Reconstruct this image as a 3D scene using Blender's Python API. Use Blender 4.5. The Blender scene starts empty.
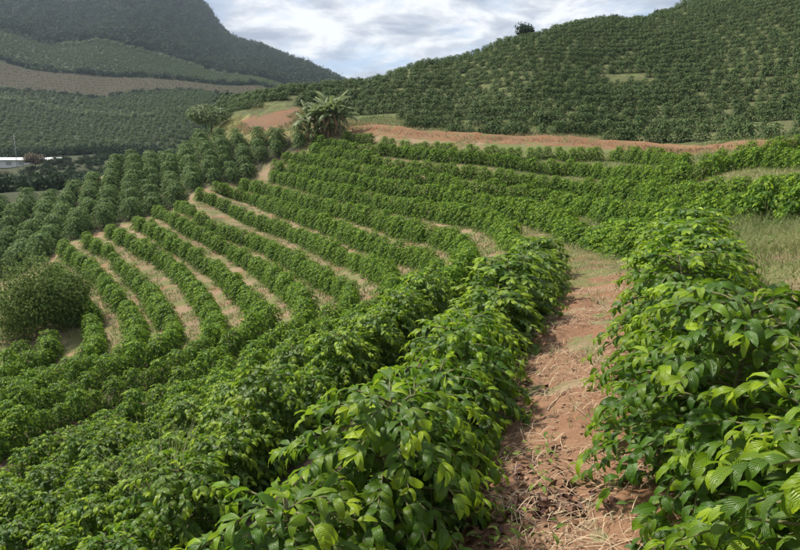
import bpy, math, random
import numpy as np
from mathutils import Matrix, Vector
R = math.radians
SC = bpy.context.scene
COL = SC.collection

# ------------------------------------------------------------------ camera, sky, sun, exposure
EYE = 1.65
cam_d = bpy.data.cameras.new('camera'); cam = bpy.data.objects.new('camera', cam_d); COL.objects.link(cam)
cam_d.sensor_width = 36; cam_d.lens = 27; cam_d.clip_start = .05; cam_d.clip_end = 6000
PITCH = math.atan(105 / 600)
cam.location = (0, 0, EYE); cam.rotation_euler = (math.pi / 2 - PITCH, 0, 0)
SC.camera = cam

SUN_EL, SUN_AZ = R(53), R(-62)          # azimuth measured from +Y (ahead) towards +X
wd = bpy.data.worlds.new('World'); SC.world = wd; wd.use_nodes = True
def world():
    nt = wd.node_tree; n = nt.nodes; L = nt.links; n.clear()
    out = n.new('ShaderNodeOutputWorld'); bg = n.new('ShaderNodeBackground'); bg.inputs[1].default_value = .10
    sky = n.new('ShaderNodeTexSky'); sky.sky_type = 'NISHITA'; sky.sun_disc = False
    sky.sun_elevation = SUN_EL; sky.sun_rotation = SUN_AZ; sky.altitude = 900; sky.dust_density = 2.0
    tc = n.new('ShaderNodeTexCoord'); sep = n.new('ShaderNodeSeparateXYZ'); L.new(tc.outputs['Generated'], sep.inputs[0])
    # project the view direction on a cloud layer: xy / (z + k)
    add = n.new('ShaderNodeMath'); add.operation = 'ADD'; add.inputs[1].default_value = .16
    mx = n.new('ShaderNodeMath'); mx.operation = 'MAXIMUM'; mx.inputs[1].default_value = 0
    L.new(sep.outputs[2], mx.inputs[0]); L.new(mx.outputs[0], add.inputs[0])
    cmb = n.new('ShaderNodeCombineXYZ')
    for i in (0, 1):
        dv = n.new('ShaderNodeMath'); dv.operation = 'DIVIDE'; L.new(sep.outputs[i], dv.inputs[0]); L.new(add.outputs[0], dv.inputs[1]); L.new(dv.outputs[0], cmb.inputs[i])
    def noise(scale, det, rough, off, dist=0):
        m = n.new('ShaderNodeMapping'); m.inputs['Location'].default_value = off; L.new(cmb.outputs[0], m.inputs[0])
        t = n.new('ShaderNodeTexNoise'); t.inputs['Scale'].default_value = scale; t.inputs['Detail'].default_value = det
        t.inputs['Roughness'].default_value = rough; t.inputs['Distortion'].default_value = dist; L.new(m.outputs[0], t.inputs[0]); return t.outputs[0]
    def ramp(src, *st):
        r = n.new('ShaderNodeValToRGB'); e = r.color_ramp.elements
        for k, (p, c) in enumerate(st):
            x = e[k] if k < 2 else e.new(p)
            x.position = p; x.color = (*c, 1)
        L.new(src, r.inputs[0]); return r.outputs[0]
    cover = ramp(noise(2.4, 9, .58, (3.1, 1.4, 0), .4), (.37, (.15, .15, .15)), (.53, (1, 1, 1)))
    shade = ramp(noise(3.0, 9, .55, (9.2, 4.4, 1.0), .3), (.38, (2.7, 3.0, 3.8)), (.49, (4.5, 4.75, 5.3)), (.58, (7.3, 7.3, 7.4)))
    mix = n.new('ShaderNodeMixRGB'); L.new(cover, mix.inputs[0]); L.new(sky.outputs[0], mix.inputs[1]); L.new(shade, mix.inputs[2])
    L.new(mix.outputs[0], bg.inputs[0]); L.new(bg.outputs[0], out.inputs[0])
world()
sun_d = bpy.data.lights.new('sun', 'SUN'); sun_d.energy = 5.0; sun_d.angle = R(4); sun_d.color = (1, .95, .86)
sun = bpy.data.objects.new('sun', sun_d); COL.objects.link(sun)
sdir = Vector((math.sin(SUN_AZ) * math.cos(SUN_EL), math.cos(SUN_AZ) * math.cos(SUN_EL), math.sin(SUN_EL)))
sun.rotation_euler = sdir.to_track_quat('Z', 'Y').to_euler(); sun.location = (0, 0, 60)
vs = SC.view_settings; vs.view_transform = 'Standard'; vs.look = 'None'; vs.exposure = 0.5; vs.gamma = 1; vs.use_curve_mapping = False
SC.render.engine = 'CYCLES'
SC.cycles.max_bounces = 6; SC.cycles.diffuse_bounces = 3; SC.cycles.transmission_bounces = 4; SC.cycles.transparent_max_bounces = 8
SC.cycles.volume_bounces = 1; SC.cycles.use_denoising = True
SC.cycles.sample_clamp_indirect = 6

# ------------------------------------------------------------------ helpers
rng = np.random.default_rng(7); random.seed(7)
def tag(o, label=None, cat=None, group=None, kind=None):
    if label: o['label'] = label
    if cat: o['category'] = cat
    if group: o['group'] = group
    if kind: o['kind'] = kind
    return o
def link(o, parent=None):
    COL.objects.link(o)
    if parent: o.parent = parent
    return o
def empty(name, loc, rz=0, s=1):
    o = bpy.data.objects.new(name, None); link(o); o.location = loc; o.rotation_euler = (0, 0, rz); o.scale = (s, s, s)
    o.empty_display_size = .2
    return o
def mesh(name, V, Fq, mat=None, tint=None, uv=None, smooth=True):
    """V (n,3), Fq (m,3) or (m,4) int; tint per vertex, uv per vertex"""
    V = np.ascontiguousarray(V, np.float32); Fq = np.ascontiguousarray(Fq, np.int32)
    me = bpy.data.meshes.new(name); k = Fq.shape[1]
    me.vertices.add(len(V)); me.vertices.foreach_set('co', V.ravel())
    me.loops.add(Fq.size); me.loops.foreach_set('vertex_index', Fq.ravel())
    me.polygons.add(len(Fq)); me.polygons.foreach_set('loop_start', np.arange(0, Fq.size, k, dtype=np.int32))
    me.polygons.foreach_set('use_smooth', np.full(len(Fq), smooth))
    if uv is not None:
        u = me.uv_layers.new(name='UVMap'); u.data.foreach_set('uv', np.ascontiguousarray(uv[Fq.ravel()], np.float32).ravel())
    if tint is not None:
        a = me.attributes.new('tint', 'FLOAT', 'POINT'); a.data.foreach_set('value', np.ascontiguousarray(tint, np.float32))
    if mat: me.materials.append(mat)
    me.update(calc_edges=True)
    return me
def obj(name, me, parent=None, loc=None):
    o = bpy.data.objects.new(name, me); link(o, parent)
    if loc is not None: o.location = loc
    return o
class MB:
    """collects shapes into one mesh"""
    def __init__(s): s.v = []; s.f = []; s.n = 0
    def add(s, V, Fc): s.v.append(np.asarray(V, float)); s.f += [tuple(i + s.n for i in f) for f in Fc]; s.n += len(V)
    def tube(s, pts, rad, k=6, cap=True):
        pts = [Vector(p) for p in pts]; V = []; ref = Vector((.3, .9, .2))
        for i, p in enumerate(pts):
            t = (pts[min(i + 1, len(pts) - 1)] - pts[max(i - 1, 0)]).normalized(); a = t.cross(ref)
            if a.length < .05: a = t.cross(Vector((1, 0, 0)))
            a.normalize(); b = t.cross(a); r = rad[i] if hasattr(rad, '__len__') else rad
            V += [p + (a * math.cos(2 * math.pi * j / k) + b * math.sin(2 * math.pi * j / k)) * r for j in range(k)]
        Fc = [(i * k + j, i * k + (j + 1) % k, (i + 1) * k + (j + 1) % k, (i + 1) * k + j) for i in range(len(pts) - 1) for j in range(k)]
        if cap: Fc += [tuple(range(k - 1, -1, -1)), tuple((len(pts) - 1) * k + j for j in range(k))]
        s.add(V, Fc)
    def box(s, c, d):
        c = np.array(c, float); d = np.array(d, float) / 2
        V = [c + d * np.array(q) for q in ((-1, -1, -1), (1, -1, -1), (1, 1, -1), (-1, 1, -1), (-1, -1, 1), (1, -1, 1), (1, 1, 1), (-1, 1, 1))]
        s.add(V, [(0, 3, 2, 1), (4, 5, 6, 7), (0, 1, 5, 4), (1, 2, 6, 5), (2, 3, 7, 6), (3, 0, 4, 7)])
    def mesh(s, name, mat, smooth=True):
        me = bpy.data.meshes.new(name); me.from_pydata(np.concatenate(s.v).tolist(), [], s.f)
        me.polygons.foreach_set('use_smooth', [smooth] * len(me.polygons)); me.materials.append(mat); return me
    def build(s, name, mat, parent=None, smooth=True): return obj(name, s.mesh(name, mat, smooth), parent)

def vnoise(x, y, seed=0):
    """cheap smooth value noise on arrays, about -1..1"""
    xi = np.floor(x).astype(np.int64); yi = np.floor(y).astype(np.int64); fx = x - xi; fy = y - yi
    fx = fx * fx * (3 - 2 * fx); fy = fy * fy * (3 - 2 * fy)
    def hsh(a, b):
        n = (a * 374761393 + b * 668265263 + seed * 974711) & 0x7fffffff
        n = ((n ^ (n >> 13)) * 1274126177) & 0x7fffffff
        return ((n ^ (n >> 16)) & 0xffff) / 32767.5 - 1
    return (hsh(xi, yi) * (1 - fx) + hsh(xi + 1, yi) * fx) * (1 - fy) + (hsh(xi, yi + 1) * (1 - fx) + hsh(xi + 1, yi + 1) * fx) * fy
def fbm(x, y, seed=0, o=3): return sum(vnoise(x * 2**k, y * 2**k, seed + k) / 2**k for k in range(o))
ONES = 'first second third fourth fifth sixth seventh eighth ninth'.split()
TEENS = 'tenth eleventh twelfth thirteenth fourteenth fifteenth sixteenth seventeenth eighteenth nineteenth'.split()
TENS = ['twent', 'thirt', 'fort', 'fift', 'sixt', 'sevent', 'eight', 'ninet']
def ordinal(n):
    if n < 10: return ONES[n - 1]
    if n < 20: return TEENS[n - 10]
    t = TENS[n // 10 - 2]
    return t + 'ieth' if n % 10 == 0 else t + 'y-' + ONES[n % 10 - 1]

# ------------------------------------------------------------------ materials
class NT:
    def __init__(s, name):
        s.m = bpy.data.materials.new(name); s.m.use_nodes = True; s.t = s.m.node_tree; s.n = s.t.nodes; s.l = s.t.links
        s.n.clear(); s.out = s.n.new('ShaderNodeOutputMaterial')
    def new(s, ty, **kw):
        x = s.n.new('ShaderNode' + ty)
        for k, v in kw.items(): setattr(x, k, v)
        return x
    def put(s, sock, v):
        if isinstance(v, bpy.types.NodeSocket): s.l.new(v, sock)
        elif isinstance(v, (tuple, list)) and len(v) == 3 and sock.type == 'RGBA': sock.default_value = (*v, 1)
        else: sock.default_value = v
    def math(s, op, a, b=0., clamp=False):
        x = s.new('Math', operation=op, use_clamp=clamp); s.put(x.inputs[0], a); s.put(x.inputs[1], b); return x.outputs[0]
    def mix(s, f, a, b, bt='MIX'):
        x = s.new('MixRGB', blend_type=bt); s.put(x.inputs[0], f); s.put(x.inputs[1], a); s.put(x.inputs[2], b); return x.outputs[0]
    def noise(s, scale, det=4, rough=.55, vec=None):
        x = s.new('TexNoise'); x.inputs['Scale'].default_value = scale; x.inputs['Detail'].default_value = det; x.inputs['Roughness'].default_value = rough
        s.l.new(vec if vec is not None else s.pos(), x.inputs['Vector']); return x.outputs[0]
    def pos(s): return s.new('NewGeometry').outputs['Position']
    def attr(s, name): x = s.new('Attribute'); x.attribute_name = name; return x
    def ramp(s, src, a, b):
        x = s.new('MapRange', interpolation_type='SMOOTHSTEP'); x.inputs[1].default_value = a; x.inputs[2].default_value = b
        s.l.new(src, x.inputs[0]); return x.outputs[0]
    def bump(s, h, st, dist, nrm=None):
        x = s.new('Bump'); x.inputs['Strength'].default_value = st; x.inputs['Distance'].default_value = dist; s.l.new(h, x.inputs['Height'])
        if nrm is not None: s.l.new(nrm, x.inputs['Normal'])
        return x.outputs[0]
    def surf(s, col, rough=.8, spec=.3, nrm=None, trans=None, tf=.3):
        p = s.new('BsdfPrincipled'); s.put(p.inputs['Base Color'], col); s.put(p.inputs['Roughness'], rough); s.put(p.inputs['Specular IOR Level'], spec)
        if nrm is not None: s.l.new(nrm, p.inputs['Normal'])
        o = p.outputs[0]
        if trans is not None:
            t = s.new('BsdfTranslucent'); s.put(t.inputs[0], trans)
            m = s.new('MixShader'); m.inputs[0].default_value = tf; s.l.new(o, m.inputs[1]); s.l.new(t.outputs[0], m.inputs[2]); o = m.outputs[0]
        s.l.new(o, s.out.inputs[0]); return s.m
def leaf_mat(name, old, young, trans, veins=False, rough=.38, spec=.5, tf=.32, var=.35):
    t = NT(name)
    tint = t.attr('tint').outputs['Fac']; rnd = t.new('ObjectInfo').outputs['Random']
    c = t.mix(t.math('POWER', tint, 1.0, True), old, young)
    v = t.math('ADD', t.math('MULTIPLY', rnd, var), 1 - var / 2)
    hs = t.new('HueSaturation'); t.l.new(c, hs.inputs['Color']); t.l.new(v, hs.inputs['Value'])
    n1 = t.noise(1.3, 2); hs.inputs['Saturation'].default_value = 1.08
    t.l.new(t.math('ADD', t.math('MULTIPLY', n1, .05), .475), hs.inputs['Hue'])
    c = hs.outputs[0]; nrm = None
    if veins: c = t.mix(t.math('MULTIPLY', t.ramp(t.noise(38, 3, .6), .64, .74), .55), c, (.20, .16, .04))
    if veins:
        uv = t.new('UVMap').outputs[0]; sp = t.new('SeparateXYZ'); t.l.new(uv, sp.inputs[0])
        au = t.math('ABSOLUTE', t.math('SUBTRACT', sp.outputs[0], .5))
        ph = t.math('SUBTRACT', t.math('MULTIPLY', sp.outputs[1], 58.), t.math('MULTIPLY', au, 40.))
        rib = t.math('SINE', ph); rib = t.math('MULTIPLY', t.math('ADD', rib, 1.), .5)
        midrib = t.ramp(au, .0, .05)
        c = t.mix(t.math('MULTIPLY', t.math('SUBTRACT', 1., midrib), .45), c, (.22, .32, .10))
        c = t.mix(t.math('MULTIPLY', t.math('POWER', rib, 5.), .10), c, (.16, .26, .07))
        h = t.math('ADD', t.math('MULTIPLY', t.math('POWER', t.math('SUBTRACT', 1., rib), 2.), .6), t.math('MULTIPLY', midrib, .8))
        nrm = t.bump(h, .7, .004)
    tr = t.mix(tint, trans, tuple(min(1, q * 1.6) for q in young))
    return t.surf(c, rough, spec, nrm, tr, tf)
def plain(name, col, rough=.8, spec=.2, var=.25, scale=6., bump=.3, dist=.01):
    t = NT(name); n1 = t.noise(scale); c = t.mix(n1, tuple(q * (1 - var) for q in col), tuple(q * (1 + var) for q in col))
    return t.surf(c, rough, spec, t.bump(t.noise(scale * 5), bump, dist))

MAT = {}
MAT['coffee'] = leaf_mat('coffee_leaf', (.040, .100, .011), (.32, .44, .028), (.17, .36, .02), True, .36, .5, .28)
MAT['coffee_mid'] = leaf_mat('coffee_leaf_distant', (.044, .102, .013), (.25, .36, .032), (.12, .26, .02), False, .58, .25, .26)
MAT['coffee_dark'] = leaf_mat('coffee_leaf_mature', (.068, .122, .040), (.20, .275, .09), (.11, .19, .04), False, .65, .18, .25)
MAT['hill'] = leaf_mat('coffee_leaf_hill', (.044, .080, .029), (.14, .19, .065), (.08, .14, .035), False, .65, .18, .22)
MAT['forest'] = leaf_mat('forest_leaf', (.022, .040, .020), (.042, .066, .032), (.03, .06, .025), False, .8, .08, .15)
MAT['bush'] = leaf_mat('bush_leaf', (.060, .110, .028), (.20, .26, .070), (.14, .22, .04), False, .7, .12, .25)
MAT['pale'] = leaf_mat('pale_leaf', (.085, .125, .055), (.17, .21, .10), (.13, .19, .06), False, .65, .25, .25)
MAT['banana'] = leaf_mat('banana_leaf', (.11, .15, .06), (.20, .24, .105), (.16, .22, .05), False, .6, .3, .3)
MAT['dry_banana'] = leaf_mat('dry_banana_leaf', (.17, .12, .07), (.30, .22, .13), (.2, .14, .07), False, .8, .1, .2)
MAT['brown_tree'] = leaf_mat('brown_leaf', (.085, .065, .040), (.13, .10, .055), (.10, .08, .04), False, .6, .2, .2)
MAT['bark'] = plain('bark', (.13, .10, .075), .9, .1, .4, 14, .6, .01)
MAT['twig'] = plain('green_brown_twig', (.14, .14, .06), .8, .2, .3, 20)
MAT['banana_stem'] = plain('banana_stem', (.16, .15, .08), .7, .3, .5, 5)
MAT['white_paint'] = plain('white_wall', (.72, .72, .70), .7, .3, .1, 2)
MAT['sheet'] = plain('pale_roof_sheet', (.60, .61, .62), .5, .4, .15, 2)
MAT['pole'] = plain('grey_pole', (.35, .35, .34), .8, .2, .2, 3)
MAT['stick'] = plain('dry_stick', (.42, .33, .22), .85, .15, .3, 30)
def blade_mat(name, a, b, tf=.3):
    t = NT(name); c = t.mix(t.attr('tint').outputs['Fac'], a, b)
    return t.surf(c, .6, .3, None, c, tf)
MAT['grass'] = blade_mat('grass_blade', (.085, .15, .030), (.36, .33, .15))
MAT['road_grass'] = blade_mat('road_grass', (.20, .115, .07), (.34, .25, .15), .15)
MAT['straw'] = blade_mat('dry_straw', (.30, .21, .13), (.58, .46, .30), .1)
MAT['litter'] = blade_mat('dead_leaf', (.070, .030, .022), (.24, .13, .07), .1)

def ground_mat(name, soil=True):
    t = NT(name)
    cov = t.attr('cover').outputs['Color']; weed = t.attr('weed').outputs['Fac']
    p = t.pos()
    big = t.noise(.35, 5, .6, p); mid = t.noise(2.2, 5, .6, p); fine = t.noise(14, 6, .65, p); vf = t.noise(70, 3, .6, p)
    v = t.math('ADD', t.math('MULTIPLY', t.math('ADD', t.math('ADD', big, mid), fine), .42), .37)
    c = t.mix(1., cov, t.cvec(v) , 'MULTIPLY')
    # pale straw flecks
    c = t.mix(t.math('MULTIPLY', t.ramp(t.noise(26, 4, .7, p), .52, .66), .55), c, t.mix(1., cov, (1.5, 1.5, 1.45), 'MULTIPLY'))
    # red soil showing
    c = t.mix(t.math('MULTIPLY', t.ramp(t.noise(.9, 5, .6, p), .50, .64), t.attr('red').outputs['Fac']), c, (.24, .118, .060))
    # green weeds
    wm = t.math('MULTIPLY', t.ramp(t.math('ADD', t.noise(1.1, 6, .65, p), t.math('MULTIPLY', t.math('SUBTRACT', weed, .5), .5)), .46, .60), t.ramp(weed, .02, .3))
    c = t.mix(t.math('MULTIPLY', wm, .85), c, t.mix(fine, (.07, .10, .028), (.20, .21, .085)))
    h = t.math('ADD', t.math('MULTIPLY', mid, .6), t.math('ADD', t.math('MULTIPLY', fine, .5), t.math('MULTIPLY', vf, .15)))
    return t.surf(c, .95, .1, t.bump(h, .8, .08))
def cvec(s, v):
    x = s.new('CombineColor')
    for i in range(3): s.l.new(v, x.inputs[i])
    return x.outputs[0]
NT.cvec = cvec
MAT['ground'] = ground_mat('ground_cover')

# ------------------------------------------------------------------ terrain
CT = np.array([[float(v) for v in q.split(',')] for q in """0.45,-3,0;0.5,0,0;0.69,2.6,0;1.4,4.3,0;2.6,8.1,-0.1;3.8,12,-0.35;4.6,20,-0.75;1.9,2,0.15;2.9,4,0.2;3.9,8,0.05;5.2,12,-0.2;4.8,8,0.45;7.3,11,0.3;4,3,0.55;8,4,1.45;10,-3,2.05;5,-10,1.05;20,-10,4.65;6.02,19,-0.82;4.97,30,-0.91;0,42,-0.22;-12.09,60,1.48;8.5,15,0.2;8.63,20,-0.48;8.47,32,-0.66;3.45,42,0.32;0,46,0.8;11.58,27,0.01;13.15,20,0.64;10.02,38,0.06;0,50,1.53;14.52,34,0.69;16.98,26,1.64;11.8,45,1.24;0,54,2.71;-7.64,61,3.83;19.92,42,2.6;21.65,39,2.9;14.07,54,4.08;7.54,58,4.81;0,62,5.52;-7.38,65,6.01;22.14,34,2.44;24.28,30,3.19;3.92,21,-1.1;0,37,-1.19;-12.2,58,0.61;2.58,20.5,-1.57;0,32,-1.88;1.25,20,-2.19;0,26,-2.33;-16.68,55,-0.36;-0.17,20,-2.46;-17.34,52,-0.89;-6.18,37,-2.91;-1.71,21,-3.24;-5.05,30,-3.63;-3.29,21,-3.71;-11.7,38,-3.4;-19.43,48,-2.02;-5.07,21.5,-4.12;-12.86,36,-3.66;-6.9,22,-4.77;-13.84,35,-4.13;-21.36,44,-3.25;-8.54,22,-5.05;-16.5,35,-4.31;-9.99,22,-5.24;-15.29,31,-4.89;-22.66,40,-3.95;-11.69,22,-5.63;-17.2,31,-5.11;-21.52,37,-4.85;-13.79,21.5,-6.03;-11.55,16.5,-5.4;-12.55,18,-5.57;-9.89,14,-5.29;-7.52,10.5,-4.67;-5.24,7.2,-3.65;-0.6,2.7,-0.5;0,3.9,-0.5;1.2,8.5,-0.6;2.4,12,-0.75;-2.3,3,-1.95;-1.6,6,-1.75;-0.2,9.5,-1.6;1.1,14,-1.6;-4,-3,-2.35;-4,2,-2.55;-12,0,-4.35;-12,9,-4.85;-20,15,-6.35;-30,5,-8.35;-20,-20,-6.35;-36.27,55,-1.69;-31.91,65,0.91;-23.34,72,4.94;-27.55,41,-5.78;-29.27,52,-2.89;-19.87,50,-2.4;-15.74,60,0.53;-11.27,63,3.38;-30.35,69,2.64;-18.14,28,-5.46;-45.8,50,-3.45;-28.12,30,-5.9;-14.95,71,7.2;-18.68,72,6.71;-11.33,70,7.45;18.85,58,5.08;10.06,62,5.81;31.15,48,4.87;23.47,48,3.65;43.79,68,9.2;28.82,90,14.42;45.38,95,18.04;6.84,85,11.09;-2.42,75,8.57;-7.57,78,8.48;-9.7,110,16.58;3.67,115,20.61;19.81,125,26.24;33.34,132,30.59;43.48,138,33.56;68.21,150,40.11;96.13,155,50.89;146.42,160,66.55;-26.12,108,12.63;-17.68,110,14.71;-31.38,105,11.34;66.87,70,13.73;76.21,60,12.91;0,190,11.65;60,200,25.65;120,210,41.65;200,200,61.65;-10,150,13.65;30,170,23.65;90,300,11.65;200,400,21.65;-40,85,-2.35;-32,95,-1.35;-85.61,130,-4.46;-88.06,150,2.62;-94.57,170,4.94;-83.4,170,5.48;-69.38,170,3.12;-98.5,120,1.65;-45,140,-1.35;-55,200,1.65;-130.6,200,8.08;-100.4,205,8.24;-74.67,230,16.36;-145.29,300,30.27;-187.26,290,29.32;-72.54,300,27.61;-221.54,345,45.29;-166.52,345,41.02;-82.1,340,39.39;-251.56,395,69.79;-189.5,395,60.14;-85.36,380,50.9;-303.36,480,104.74;-228.21,480,96.81;-120.32,470,69.8;-72.34,450,55.09;-408.36,650,162.55;-302.78,640,145.81;-215.69,620,132.02;-363.01,380,67.21;-453.56,480,113.34;-242.82,250,21.58;-554.9,900,315.94;-389.98,900,296.62;-295.72,900,243.01;-275.37,895,225.84;-260.77,885,204.95;-235,830,174.94;-827.95,900,341.46;-207.1,760,153.47;-164.54,740,139.42;-114.86,720,118.18;-67.31,700,96.69;-11.28,700,73.9;56.82,700,46.42;-115.11,600,91.41;-167.91,620,106.72;0,1500,61.65;-400,1500,201.65;500,1500,41.65;-900,900,201.65;900,900,61.65;-900,0,1.65;900,0,61.65;0,-900,-8.35;-300,-300,-18.35;300,-300,31.65;300,100,71.65;-200,60,-6.35;-300,150,6.65;0,900,61.65;200,800,41.65""".split(';')])
def warp(x, y):
    q = np.hypot(x, y); L = np.log((q + 6) / 6); s = L / np.maximum(q, 1e-6)
    return np.stack([x * s * 1.3, y * s], -1), q + 6
def phi(d2): return .5 * d2 * np.log(np.maximum(d2, 1e-12))
CW, CR = warp(CT[:, 0], CT[:, 1]); NC = len(CT)
_A = np.zeros((NC + 3, NC + 3)); _A[:NC, :NC] = phi(((CW[:, None] - CW[None])**2).sum(-1)) + 2e-4 * np.eye(NC)
_A[:NC, NC] = 1; _A[:NC, NC + 1:] = CW; _A[NC, :NC] = 1; _A[NC + 1:, :NC] = CW.T
_b = np.zeros(NC + 3); _b[:NC] = (CT[:, 2] - EYE) / CR
KW = np.linalg.solve(_A, _b)
def hgt(x, y):
    """ground height with its small bumps"""
    x = np.asarray(x, float); y = np.asarray(y, float); q = np.hypot(x, y)
    return hgt0(x, y) + np.clip(q / 3, 0, 1) * np.clip((130 - q) / 20, 0, 1) * .05 * fbm(x * 1.1, y * 1.1, 5)
def hgt0(x, y):
    x = np.asarray(x, float); y = np.asarray(y, float); sh = x.shape
    q, r = warp(x.ravel(), y.ravel()); o = np.empty(len(q))
    for i in range(0, len(q), 20000):
        c = q[i:i + 20000]; D = np.maximum((c**2).sum(1)[:, None] + (CW**2).sum(1)[None] - 2 * c @ CW.T, 0)
        o[i:i + 20000] = phi(D) @ KW[:NC] + KW[NC] + c @ KW[NC + 1:]
    return (o * r).reshape(sh) + EYE
def H(x, y): return float(hgt(np.array([x]), np.array([y]))[0])
def proj(Pt):
    """world point(s) -> photo pixel (800 x 550) and depth, used only to choose which plants become individuals"""
    Pt = np.asarray(Pt, float); z = Pt[..., 2] - EYE; y = Pt[..., 1]
    d = y * math.cos(PITCH) - z * math.sin(PITCH); v = y * math.sin(PITCH) + z * math.cos(PITCH)
    return 400 + 600 * Pt[..., 0] / np.maximum(d, .01), 275 - 600 * v / np.maximum(d, .01), d

ROWS = {
'A': [[[-5.43,60.73],[-2.88,59.07]],[[-1.4,57.42],[-0.83,56.9]],[[0.27,55.64],[3.94,52.5],[4.64,51.7]],[[5.79,50.73],[8.92,49.66]],[[9.57,49.67],[10.54,49.66]],[[11.24,49.9],[12.77,49.51]],[[13.22,48.75],[16.11,46.98],[17.63,43.17],[17.4,36.94]],[[17.93,35.86],[18.29,34.78]],[[19.2,34.61],[20.76,34.42],[22.75,34.94],[24.5,34.5]]],
'B': [[[-8.48,62.08],[-7.67,61.22],[-3.79,56.75],[0.0,54.33],[4.08,49.92],[9.13,46.46],[13.01,44.08],[14.66,37.2],[14.84,33.45],[15.73,31.97],[17.58,31.63],[17.95,29.7],[17.64,27.02],[17.71,24.14],[18.2,21]]],
'C': [[[-8.7,60.6],[-6.17,57.22],[-1.6,51.61]],[[-0.99,50.44],[1.11,48.52],[3.75,45.79],[5.34,43.97]],[[5.81,43.13],[8.67,40.52],[8.73,40.52]],[[8.91,39.79],[10.19,38.65],[11.67,35.4],[12.13,30.65],[11.8,26.49],[12.15,24.15],[12.6,22.0],[13.2,20],[14,17],[15,13]]],
'D': [[[-11.5,61.74],[-8.01,57.6],[-3.39,50.43],[0.0,46.15],[2.58,43.6],[4.0,40.46]],[[4.21,39.96],[6.66,37.05],[8.77,33.12],[9.19,28.29],[9.21,23.82],[9.18,20.49],[9.15,17],[9.2,14.5],[9.6,12],[10.3,9]]],
'E': [[[-12.45,60.8],[-11.4,59.47]],[[-10.54,58.46],[-6.65,52.54],[-3.8,48.16],[-0.86,43.57],[1.14,40.63],[3.09,37.45],[5.23,31.57],[6.3,26.15],[5.98,20.51],[5.95,16],[5.5,13],[4.55,9.6],[3.42,6.8],[2.08,4.2],[1.6,3.0],[1.4,2.0],[1.35,0.6],[1.4,-1]]],
'F': [[[-12.26,58.3],[-8.68,53.27],[-5.45,47.18],[-2.07,41.65],[0.37,37.34],[2.72,32.73],[3.87,29.11],[4.24,26.26],[4.11,22.41],[3.55,16.5],[3.08,13.5],[2.42,10.4],[1.62,8.0],[0.95,6],[0.46,4.4],[0.1,3.3],[-0.22,2.55],[-0.5,2.05]]],
'G': [[[-15.05,58.22],[-13.35,56.23],[-10.47,52.42],[-6.64,45.6],[-4.02,41.05],[-1.57,36.32],[0.52,30.91],[1.93,26.85],[2.41,24.02],[2.48,21.13],[1.75,16.5],[0.95,13.4],[0.1,10.4],[-0.75,7.9],[-1.45,6],[-2.0,4.5],[-2.6,3.3]]],
'H': [[[-16.73,55.19],[-13.79,53.85],[-10.42,49.15],[-6.4,41.83],[-3.84,36.6],[-1.54,30.69],[-0.22,26.46],[0.62,24.52],[1.13,22.34],[1.2,19.16],[0.2,16],[-0.85,13],[-1.85,10.2],[-2.7,7.8],[-3.35,6],[-4.1,4.2]]],
'I': [[[-17.42,52.24],[-14.05,49.01],[-9.81,43.31],[-6.26,37.5],[-2.75,29.76],[-1.29,25.62],[-0.54,22.95],[-0.2,19.97],[-0.31,18.06],[-1.25,15.6],[-2.4,13],[-3.45,10.2],[-4.3,7.8],[-4.95,6],[-5.7,3.8]]],
'J': [[[-18.69,50.82],[-15.96,46.49]],[[-14.97,44.59],[-11.86,41.09],[-9.21,38.23],[-6.71,33.86],[-4.2,28.32],[-2.76,24.76],[-2.02,22.5],[-1.7,20.45],[-1.88,19.06],[-2.8,15.8],[-4,13],[-5.2,10],[-6.2,7.6],[-7.1,5]]],
'K': [[[-19.3,47.6],[-14.87,41.89],[-11.76,38.2],[-8.93,34.28],[-6.78,30.46],[-4.98,26.25],[-3.74,22.68],[-3.26,20.53],[-3.27,18.52],[-4.4,15.6],[-5.5,12.8],[-6.6,9.8],[-7.5,7]]],
'L': [[[-19.86,45.04],[-15.59,39.7],[-12.93,36.19],[-9.97,32.11],[-7.76,28.25],[-5.97,24.36],[-5.08,21.71],[-4.93,19.99],[-6.0,15.6],[-7.1,12.8],[-8.2,10],[-9,8]]],
'M': [[[-21.7,44.56],[-17.15,38.81],[-13.9,35.15],[-11.01,30.55],[-8.8,26.5],[-7.32,23.36],[-6.87,21.87],[-6.76,20.23],[-7.28,18.29],[-8.51,16.77],[-9.28,15.56],[-9.89,14.0],[-10.3,11]]],
'N': [[[-21.91,41.58],[-18.73,38.23]],[[-17.15,35.9],[-16.27,34.73]],[[-15.29,33.31],[-12.64,29.69],[-10.83,26.46],[-9.33,23.78],[-8.77,22.51],[-8.62,21.2],[-9.33,19.24],[-10.21,17.21],[-10.72,15.25],[-11.4,12.5]]],
'O': [[[-22.78,40.22],[-18.89,35.82],[-15.37,31.17],[-12.7,27.27],[-10.72,23.76],[-10.07,22.08],[-10.02,20.86],[-10.68,19.88],[-11.45,18.26],[-11.55,16.5],[-12.5,14]]],
'P': [[[-21.59,37.13],[-17.3,31.18],[-14.71,27.54],[-13.0,24.75],[-11.85,22.23],[-11.74,20.86],[-12.16,19.43],[-12.45,17.85],[-13.3,15.5]]],
'Q': [[[-14.56,24.17],[-14.03,22.81],[-13.97,21.67],[-14.2,19.5],[-14.8,17]]],
'R': [[[-15.19,23.02],[-14.67,21.54]]],
}
ROAD = [[-7.32, 64.46], [-3.11, 63.92], [0.0, 60.93], [3.84, 59.03], [7.34, 56.37], [10.84, 55.46], [14.0, 53.69], [17.13, 52.53], [19.62, 50.08], [20.63, 43.55], [21.8, 41], [23.6, 39], [27, 37.6], [31, 36.8]]
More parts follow.
